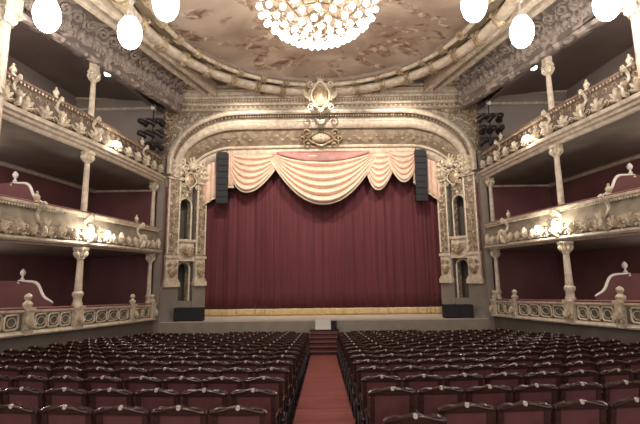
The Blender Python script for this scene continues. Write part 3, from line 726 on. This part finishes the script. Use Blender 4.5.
    for i in range(k):
        y = 5+14.3*i/k; p, u, n = fr_at(y, sd, .1); mb.ball(p+ZV*5.64, .04, 5, 4, (1,1,1.5))
    mb.build('drop_beads', M['gilt'], t)
    mb = MB(); k = 19
    for i in range(k):
        y = 6+13.2*(i+.5)/k; p, u, n = fr_at(y, sd, .16)
        for a_ in (-1.2,-.6,0,.6,1.2): leaf(mb, p+ZV*4.86, u, ZV, n, PI/2+a_, .40-.07*abs(a_), .05, .35)
        for h in (1,-1): scroll(mb, p+u*h*.24+ZV*5.0, u, ZV, n, .09, 1.3, .022, h, -PI/2, 10)
    mb.build('leaf_clusters', M['pale'], t)
    mb = MB(); k = 38
    for i in range(k):
        y = 6+13.2*(i+.5)/k; p, u, n = fr_at(y, sd, .12); scroll(mb, p+ZV*5.42, u, ZV, n, .1, 1.3, .018, 1 if i%2 else -1, 0, 9, .01)
    mb.build('scroll_band', M['gilt'], t)
    for y in (8.2,10.9,12.45,17.5): console(y, 4.85, .92, sd, t, .75)
    console(14.1, 4.85, .9, sd, t, .9, False)
    # ---- columns
    def column(y, z0, z1, r, lab, off=-.12, ped=.55):
        p, u, n = fr_at(y, sd, off)
        t = thing('column', (p.x,p.y,z0), lab, 'column')
        c = (p.x,p.y,z0); H = z1-z0
        if ped: MB().lathe(c, [(r*1.25,0),(r*1.25,.1),(r*1.05,.14),(r*1.0,ped*.6),(r*1.35,ped*.75),(r*1.35,ped*.9),(r,ped)], 16).build('base', M['cream'], t)
        mb = MB(); n_ = 24; fl = []
        for z_, rr in ((ped,r*.92),(ped+.3,r*.86),(H*.6,r*.80),(H-.42,r*.72)):
            fl.append([(p.x+rr*(1-.07*(k%2))*math.cos(2*PI*k/n_), p.y+rr*(1-.07*(k%2))*math.sin(2*PI*k/n_), z0+z_) for k in range(n_+1)])
        mb.grid(fl); mb.build('shaft', M['cream'], t)
        mb = MB(); mb.lathe((p.x,p.y,z1-.44), [(r*.8,0),(r*.95,.03),(r*.8,.07),(r*.85,.1),(r*1.0,.3),(r*1.15,.34),(r*1.15,.44)], 14)
        for k in range(8):
            a_ = PI*k/4; rad = V((math.cos(a_),math.sin(a_),0)); tan = V((-math.sin(a_),math.cos(a_),0))
            leaf(mb, V((p.x,p.y,z1-.38))+rad*r*.7, tan, ZV, rad, PI/2, .27, .05, .3)
            if k%2: scroll(mb, V((p.x,p.y,z1-.1))+rad*r*1.3, rad, ZV, tan, .07, 1.2, .03, 1, 0, 9, 0)
        mb.box((p.x-r*1.35,p.y-r*1.35,z1-.07),(p.x+r*1.35,p.y+r*1.35,z1)); z1 > 7 and mb.box((p.x-r*1.1,p.y-r*1.1,z1),(p.x+r*1.1,p.y+r*1.1,7.95)); mb.build('capital', M['pale'], t)
    column(14.05, zt(14.05)-.05, .95, .135, 'cream column on the %s ground level boxes, midway along'%S, .02, .5)
    column(14.05, 2.2, 4.42, .12, 'cream column on the %s first balcony, midway along'%S, 0, .0)
    column(14.05, 5.78, 7.55, .115, 'slim cream column on the %s gallery rail, midway along'%S, 0, .0)
    column(19.1, zt(19.1)-.05, .95, .115, 'cream column at the stage end of the %s ground level boxes'%S, -.14, .4)
    column(19.1, 2.2, 4.42, .11, 'cream column at the stage end of the %s first balcony'%S, -.14, .0)
    column(10.35, zb(10.35)-.0, 7.45, .27, 'thick fluted column at the near %s edge rising past the gallery'%S, .10, .8)
    # ---- box dividers with swan-neck tops
    for (yy, zr, zf_, nm, x1) in ((13.2, zt(13.2), -.8, 'ground level', 1.35), (12.5, 2.2, 1.2, 'first balcony', 1.25)):
        p, u, n = fr_at(yy, sd, -.15); t = thing('box_divider', (p.x,p.y,zf_-.8 if zr<0 else zf_), 'red box divider with white swan neck top in the %s %s'%(S, nm), 'partition')
        pts = []; k = 24
        for i in range(k+1):
            q = i/k; d_ = q*x1; h = .08+.66/(1+math.exp(-(q-.34)*16))+.07*math.sin(min(1,q*3)*PI)+.05*q
            pts.append(p-n*d_+ZV*(zr+h))
        pts2 = pts+[p-n*2.2+ZV*(zr+.8)]
        base_z = zr-1.0
        MB().grid([[q_+u*e for q_ in pts2] if 1 else 0 for e in (-.03,.03)]+[[V((q_.x,q_.y,base_z))+u*.03 for q_ in pts2],[V((q_.x,q_.y,base_z))-u*.03 for q_ in pts2],[q_-u*.03 for q_ in pts2]]).build('partition_panel', M['redwall'], t, smooth=False)
        mb = MB(); mb.tube(pts, [.03+.015*math.sin(i/k*PI) for i in range(k+1)], 7)
        scroll(mb, pts[-1]-n*.02+ZV*(-.08), n, ZV, u, .09, 1.2, .035, 1, PI/2, 10, 0)
        e = pts[-3]; mb.build('swan_neck_trim', M['white'], t)
        MB().lathe((e.x,e.y,e.z+.03), [(.05,0),(.07,.04),(.03,.08),(.03,.14),(.07,.18),(.085,.26),(.05,.33),(.0,.38)], 10).build('finial', M['white'], t)

# small lamps
def small_lamp(c, lab, n, up=False):
    t = thing('wall_lamp', tuple(c), lab, 'lamp'); c = V(c)
    mb = MB(); mb.ball(c, .07, 8, 6); mb.tube([c, c+V(n)*.16], .025, 6); mb.build('bracket', M['brass'], t)
    MB().ball(c+V(n)*.22, .085, 12, 8).build('glass_globe', M['smallglow'], t)
for sd in (-1,1):
    S = SIDE[sd]
    for k,y in enumerate((13.75,14.75)):
        p, u, n = fr_at(y, sd, .27); small_lamp(p+ZV*1.5, 'small bright lamp on the %s first balcony front, %s the column'%(S, ('on the camera side of','on the stage side of')[k]), n)
    p, u, n = fr_at(14.9, sd, .24); small_lamp(p+ZV*5.02, 'small bright lamp on the %s gallery balcony front beside the column'%S, n)
    t = thing('ceiling_lamp', (sd*9.15,16.1,8.6), 'small round lit lamp on the %s gallery ceiling'%S, 'lamp')
    MB().lathe((sd*9.15,16.1,8.55), [(.14,.12),(.16,.0)], 14).build('rim', M['brass'], t)
    MB().ball((sd*9.15,16.1,8.52), .12, 12, 8, (1,1,.6)).build('glass_bowl', M['smallglow'], t)

# lighting towers with spotlights at the gallery ends
for sd in (-1,1):
    S = SIDE[sd]; x = sd*8.25; y = 18.75
    t = thing('lighting_pole', (x,y,5.85), 'slim upright pole with white top at the stage end of the %s gallery'%S, 'pole')
    MB().tube([(x,y,5.8),(x,y,8.0)], .03, 8).build('pole', M['iron'], t)
    mb = MB()
    for z in (6.3,6.9,7.5): mb.tube([(x-.55,y,z),(x+.55,y,z)], .025, 6)
    mb.build('crossbar', M['iron'], t)
    MB().box((x-.1,y-.1,8.0),(x+.1,y+.1,8.25)).build('top_housing', M['white'], t, smooth=False, label='small white housing')
    k = 0
    for z in (6.1,6.7,7.3):
        for dx in (-.42,0,.42):
            o = thing('stage_spotlight', (x+dx,y-.1,z), 'black stage spotlight clamped to the pole at the %s gallery end'%S, 'spotlight', 'stage spotlights on the %s pole'%S)
            rz = random.uniform(-.7,.7)+sd*.5; tl = random.uniform(-.5,-.1)
            R_ = Matrix.Rotation(rz,3,'Z')@Matrix.Rotation(tl,3,'X'); c = V((x+dx,y-.22,z))
            def fr(a,b,c2,R_=R_,c=c): return c+R_@V((a,c2,b))
            mb = MB(); mb.lathe((0,0,0), [(.09,-.22),(.13,-.18),(.13,.1),(.17,.16),(.17,.24),(.15,.24)], 12, fr=fr); mb.build('lamp_body', M['iron'], o)
            mb = MB(); mb.tube([c+V((-.18,0,0)),c+V((-.18,0,.2)),c+V((0,.1,.24)),c+V((.18,0,.2)),c+V((.18,0,0))], .018, 5); mb.build('yoke', M['iron'], o)
            MB().lathe((0,0,0), [(.14,.225),(.05,.235)], 12, fr=fr).build('lens', M['grille'], o)

# ------------------------------------------------------------------ hanging egg globes
eggs = [(-5.57,10.8,7.0,'left','middle'),(-7.41,9.92,7.0,'left','outer'),(-4.01,9.51,7.0,'left','inner'),(4.12,9.74,7.0,'right','inner'),(6.03,11.05,7.0,'right','middle'),(7.68,9.78,7.0,'right','outer')]
for x,y,z,S,w in eggs:
    t = thing('pendant_lamp', (x,y,z-.5), 'bright white egg shaped pendant lamp, %s of the three on the %s'%(w,S), 'lamp')
    MB().ball((x,y,z), .33, 18, 12, (1,1,1.48)).build('glass_globe', M['glow'], t)
    MB().lathe((x,y,z+.42), [(.2,0),(.2,.05),(.1,.1),(.08,.18),(.12,.22),(.04,.28)], 12).build('cap', M['rod'], t)
    mb = MB(); mb.tube([(x,y,z+.65),(x,y,9.15)], .035, 8); mb.ball((x,y,z+1.0), .08, 8, 6); mb.lathe((x,y,9.05), [(.05,0),(.16,.1)], 12); mb.build('rod', M['rod'], t)

# chandelier
t = thing('chandelier', (0,12.9,7.9), 'large round chandelier covered with rows of glowing glass globes', 'chandelier')
cx0, cy_, = -.06, 12.9
mb = MB(); mb.tube([(cx0,cy_,8.3),(cx0,cy_,10.0)], .07, 8); mb.lathe((cx0,cy_,8.2), [(.02,0),(.3,.1),(.4,.3),(.2,.5),(.35,.7),(.1,.9)], 14)
RG = [(2.04,9.12,25),(1.78,8.84,22),(1.48,8.60,18),(1.16,8.42,14),(.82,8.28,11),(.48,8.20,7),(.0,8.14,1)]
for r,z,n_ in RG[:-1]:
    mb.tube([(cx0+r*math.cos(2*PI*i/40),cy_+r*math.sin(2*PI*i/40),z+.14) for i in range(40)], .03, 5, True)
for i in range(16):
    a = 2*PI*i/16; mb.tube([(cx0+r*math.cos(a),cy_+r*math.sin(a),z+.16) for r,z,n_ in reversed(RG)], .028, 5)
    for r,z,n_ in RG[:3]: scroll(mb, (cx0+(r-.12)*math.cos(a+.15),cy_+(r-.12)*math.sin(a+.15),z+.14), (math.cos(a),math.sin(a),0), (0,0,1), (-math.sin(a),math.cos(a),0), .12, 1.3, .022, 1, 0, 9, 0)
mb.build('brass_frame', M['brass'], t)
mb = MB()
for i in range(420):
    r = 2.1*math.sqrt(random.random()); a = random.uniform(0,2*PI); z = 8.08+1.05*(r/2.1)**2+random.uniform(.02,.2); q = random.uniform(.025,.05); c = V((cx0+r*math.cos(a),cy_+r*math.sin(a),z))
    mb.add([c+V(d)*q for d in ((1,0,0),(0,1,0),(-1,0,0),(0,-1,0),(0,0,1.5),(0,0,-1.5))], [(0,1,4),(1,2,4),(2,3,4),(3,0,4),(1,0,5),(2,1,5),(3,2,5),(0,3,5)])
mb.build('crystal_drops', M['crystal'], t, smooth=False, kind='stuff')
g0 = None
for q,(r,z,n_) in enumerate(RG):
    for i in range(n_):
        a = 2*PI*(i+.5*(q%2))/n_; p = (cx0+r*math.cos(a), cy_+r*math.sin(a), z)
        if g0 is None:
            m_ = MB().ball((0,0,0), .108, 12, 8, (1,1,.95)); g0 = m_.build('globe', M['bulb'], t, local=True); g = g0
        else: g = g0.copy(); C.objects.link(g); g.parent = t
        g.location = (p[0]-t.location.x, p[1]-t.location.y, p[2]+EZ-t.location.z)

# ------------------------------------------------------------------ theatre seats
def seat_parts():
    """local coordinates, origin on the floor, facing +Y (the stage); returns [(name, mb, material, parent index)]"""
    out = []
    # back frame: stiles + bottom rail, raked slightly backwards towards the camera
    def bk(x,y,z): return V((x, y+.06-.09*(z-.42)/.5, z+.05*(z-.2)/.7))
    mb = MB()
    for h in (-1,1):
        mb.add([bk(h*a,b,z) for z in (.30,.87) for a,b in ((.262,-.02),(.262,.03),(.205,.03),(.205,-.02))], [(0,1,2,3),(7,6,5,4),(0,4,5,1),(1,5,6,2),(2,6,7,3),(3,7,4,0)])
    mb.add([bk(x,b,z) for z in (.28,.36) for x,b in ((-.26,-.02),(.26,-.02),(.26,.03),(-.26,.03))], [(0,1,2,3),(7,6,5,4),(0,4,5,1),(1,5,6,2),(2,6,7,3),(3,7,4,0)])
    out.append(('back_frame', mb, M['wood'], None))
    # crest rail: serpentine top
    mb = MB(); K = 16; rows = []
    for i in range(K+1):
        u = -1+2*i/K; x = u*.278
        top = .925+.012*math.cos(u*PI*1.0)+.008*math.cos(u*PI*3)-(.012 if abs(u)>.97 else 0); bot = .852
        ring = [bk(x,-.025,bot), bk(x,-.035,(bot+top)/2), bk(x,-.03,top-.012), bk(x,.0,top), bk(x,.028,top-.012), bk(x,.032,bot), bk(x,-.025,bot)]
        rows.append(ring)
    mb.grid(rows); mb.add(rows[0][:-1], [tuple(range(6))]); mb.add(rows[-1][:-1], [tuple(range(5,-1,-1))])
    for h in (-1,1):
        mb.tube([bk(h*(.03+.22*q),-.036-.004*math.sin(q*PI),.915+.018*math.cos(q*PI)*1.0-.012) for q in (0,.2,.4,.6,.8,1)], [.010,.013,.010,.008,.010,.013], 5)
    out.append(('crest_rail', mb, M['wood'], None))
    mb = MB(); pts = []
    c = bk(0,-.042,.922)
    mb.add([c+V((.021*math.cos(a),0,.021*math.sin(a))) for a in [2*PI*i/12 for i in range(12)]]+[c+V((.023*math.cos(a),.02,.023*math.sin(a))) for a in [2*PI*i/12 for i in range(12)]],
           [tuple(range(12))]+[(i,12+i,12+(i+1)%12,(i+1)%12) for i in range(12)])
    out.append(('number_disc', mb, M['disc'], 1))
    # upholstered panel seen from behind and from the front
    mb = MB()
    for sgn, y0 in ((-1,-.008),(1,.018)):
        rows = []
        for k in range(5):
            z = .355+.50*k/4; rows.append([bk(-.21+.42*i/5, y0+sgn*.018*math.sin(PI*i/5)*math.sin(PI*k/4), z) for i in range(6)])
        mb.grid(rows)
    out.append(('back_panel', mb, M['leather'], None))
    mb = MB()   # seat, tipped up
    mb.add([V((h*a,b,z)) for a,b,z in ((.2,.04,.42),(.2,.12,.40),(.21,.17,.74),(.21,.08,.78)) for h in (-1,1)], [(0,1,3,2),(2,3,5,4),(4,5,7,6),(6,7,1,0),(0,2,4,6),(1,7,5,3)])
    out.append(('seat', mb, M['leather'], None))
    for h in (-1,1):
        mb = MB(); x = h*.262
        mb.tube([V((x,-.06,.02)),V((x,-.03,.2)),V((x,.06,.36)),V((x,.22,.44)),V((x,.26,.60))], [.022,.018,.02,.018,.02], 6)
        mb.tube([V((x,.3,.02)),V((x,.24,.2)),V((x,.08,.36)),V((x,-.02,.42))], [.022,.018,.018,.018], 6)
        mb.box((x-.02,-.12,0),(x+.02,.36,.03))
        out.append(('cast_side', mb, M['iron'], None))
        mb = MB()
        pts = [V((x,-.06,.66)),V((x,.05,.675)),V((x,.18,.665)),V((x,.28,.64)),V((x,.335,.60)),V((x,.325,.555)),V((x,.29,.555))]
        mb.tube(pts, [.018,.022,.025,.026,.024,.02,.014], 7)
        out.append(('armrest', mb, M['wood'], None))
    return out
SP = seat_parts()
root0 = thing('theatre_seat', (0,0,0), '', 'seat')
objs = []
for nm, mb, m_, par in SP:
    o = mb.build(nm, m_, root0 if par is None else objs[par], local=True); objs.append(o)
ORD = ['first','second','third','fourth','fifth','sixth','seventh','eighth','ninth','tenth','eleventh','twelfth','thirteenth','fourteenth','fifteenth','sixteenth']
cand = []
for r in range(16):
    for k in range(13):
        for sd in (-1,1):
            x = sd*((.79 if sd > 0 else .83)+.578*k); y = 4.12+.85*r+.019*x*x
            if r == 0 and k == 0 and sd == 1: y = 3.78
            if y > 17.15 or abs(x) > front(min(y,19))-.62 or abs(x)/y > .84: continue
            if r == 15 and k == 0: continue
            cand.append((x*x+y*y, r, k, sd, x, y))
cand.sort()
def dup(rz, loc):
    r = root0.copy(); C.objects.link(r); r.location = loc; r.rotation_euler = (0,0,rz)
    m = {}
    for o, (nm,_,_,par) in zip(objs, SP):
        c = o.copy(); C.objects.link(c); c.parent = r if par is None else m[par]; m[len(m)] = c
    return r
for q,(_, r, k, sd, x, y) in enumerate(cand[:300]):
    rz = math.atan(.038*x)+random.uniform(-.012,.012); loc = (x, y, floor_z(y)+EZ)
    if q == 0: o = root0; o.location = loc; o.rotation_euler = (0,0,rz)
    else: o = dup(rz, loc)
    o['label'] = 'dark theatre seat, %s from the aisle, %s block, %s row from the camera'%(ORD[k], SIDE[sd], ORD[r])
    o['group'] = 'theatre seats in rows'
rest = cand[300:]
if rest:
    big = MB(); mats = {}
    for (_, r, k, sd, x, y) in rest:
        R_ = Matrix.Rotation(math.atan(.038*x),3,'Z')
        for nm, mb, m_, par in SP:
            d = mats.setdefault(m_.name, (MB(), m_))[0]
            d.add([R_@V(p)+V((x,y,floor_z(y))) for p in mb.v], mb.f)
    allmb = MB(); idx = []
    for kk,(d, m_) in enumerate(mats.values()): allmb.add(d.v, d.f); idx += [kk]*len(d.f)
    ml = [m_ for d,m_ in mats.values()]
    o = allmb.build('distant_theatre_seats', ml[0], smooth=False, label='farthest rows of dark theatre seats just below the stage front', cat='seats', kind='stuff')
    for m_ in ml[1:]: o.data.materials.append(m_)
    for p, i in zip(o.data.polygons, idx): p.material_index = i
print('seats', len(cand))

# ------------------------------------------------------------------ light, world, camera
w = bpy.data.worlds.new('w'); sc.world = w; w.use_nodes = True
w.node_tree.nodes['Background'].inputs[0].default_value = (1,.88,.85,1); w.node_tree.nodes['Background'].inputs[1].default_value = 1.0
def lamp(x,y,z,e,c=(1,.88,.76),r=.25):  # unseen fill light added for brightness, not a fixture of the hall
    l = bpy.data.lights.new('fill_light','POINT'); l.energy = e; l.color = c; l.shadow_soft_size = r
    o = bpy.data.objects.new('fill_light', l); C.objects.link(o); o.location = (x,y,z+EZ)
for sd in (1,-1):
    lamp(sd*10.9,10.8,.1,90); lamp(sd*10.9,10.8,3.5,90); lamp(sd*11.6,10.8,7.2,120)  # fill added inside the tiers, out of view
lamp(-3,-1,3.5,190,r=.6); lamp(3,-1,3.5,190,r=.6)  # fill added behind the camera to brighten the hall

for x in (-3.6,0,3.6):  # spots without fixtures, added to bring out the swag folds
    l = bpy.data.lights.new('added_pelmet_spot','SPOT'); l.energy = 1250; l.color = (1,.88,.76); l.shadow_soft_size = .05; l.spot_size = math.radians(75); l.spot_blend = .6
    o = bpy.data.objects.new('added_pelmet_spot', l); C.objects.link(o); o.location = (x,15.2,8.35+EZ)
    o.rotation_euler = (V((x*1.1,21,4.6))-V((x,15.2,8.35))).to_track_quat('-Z','Y').to_euler()
cam = bpy.data.cameras.new('camera'); co = bpy.data.objects.new('camera', cam); C.objects.link(co); sc.camera = co
cam.sensor_width = 36; cam.lens = 36*400/640; cam.clip_start = .05
yaw = math.atan(2/400)
co.matrix_world = Matrix.Translation((0,0,EZ))@Matrix.Rotation(yaw,4,'Z')@Matrix.Rotation(math.radians(90+8.5),4,'X')@Matrix.Rotation(math.radians(-.7),4,'Z')
sc.view_settings.view_transform = 'Standard'; sc.view_settings.look = 'None'; sc.view_settings.gamma = 1
sc.view_settings.exposure = .38
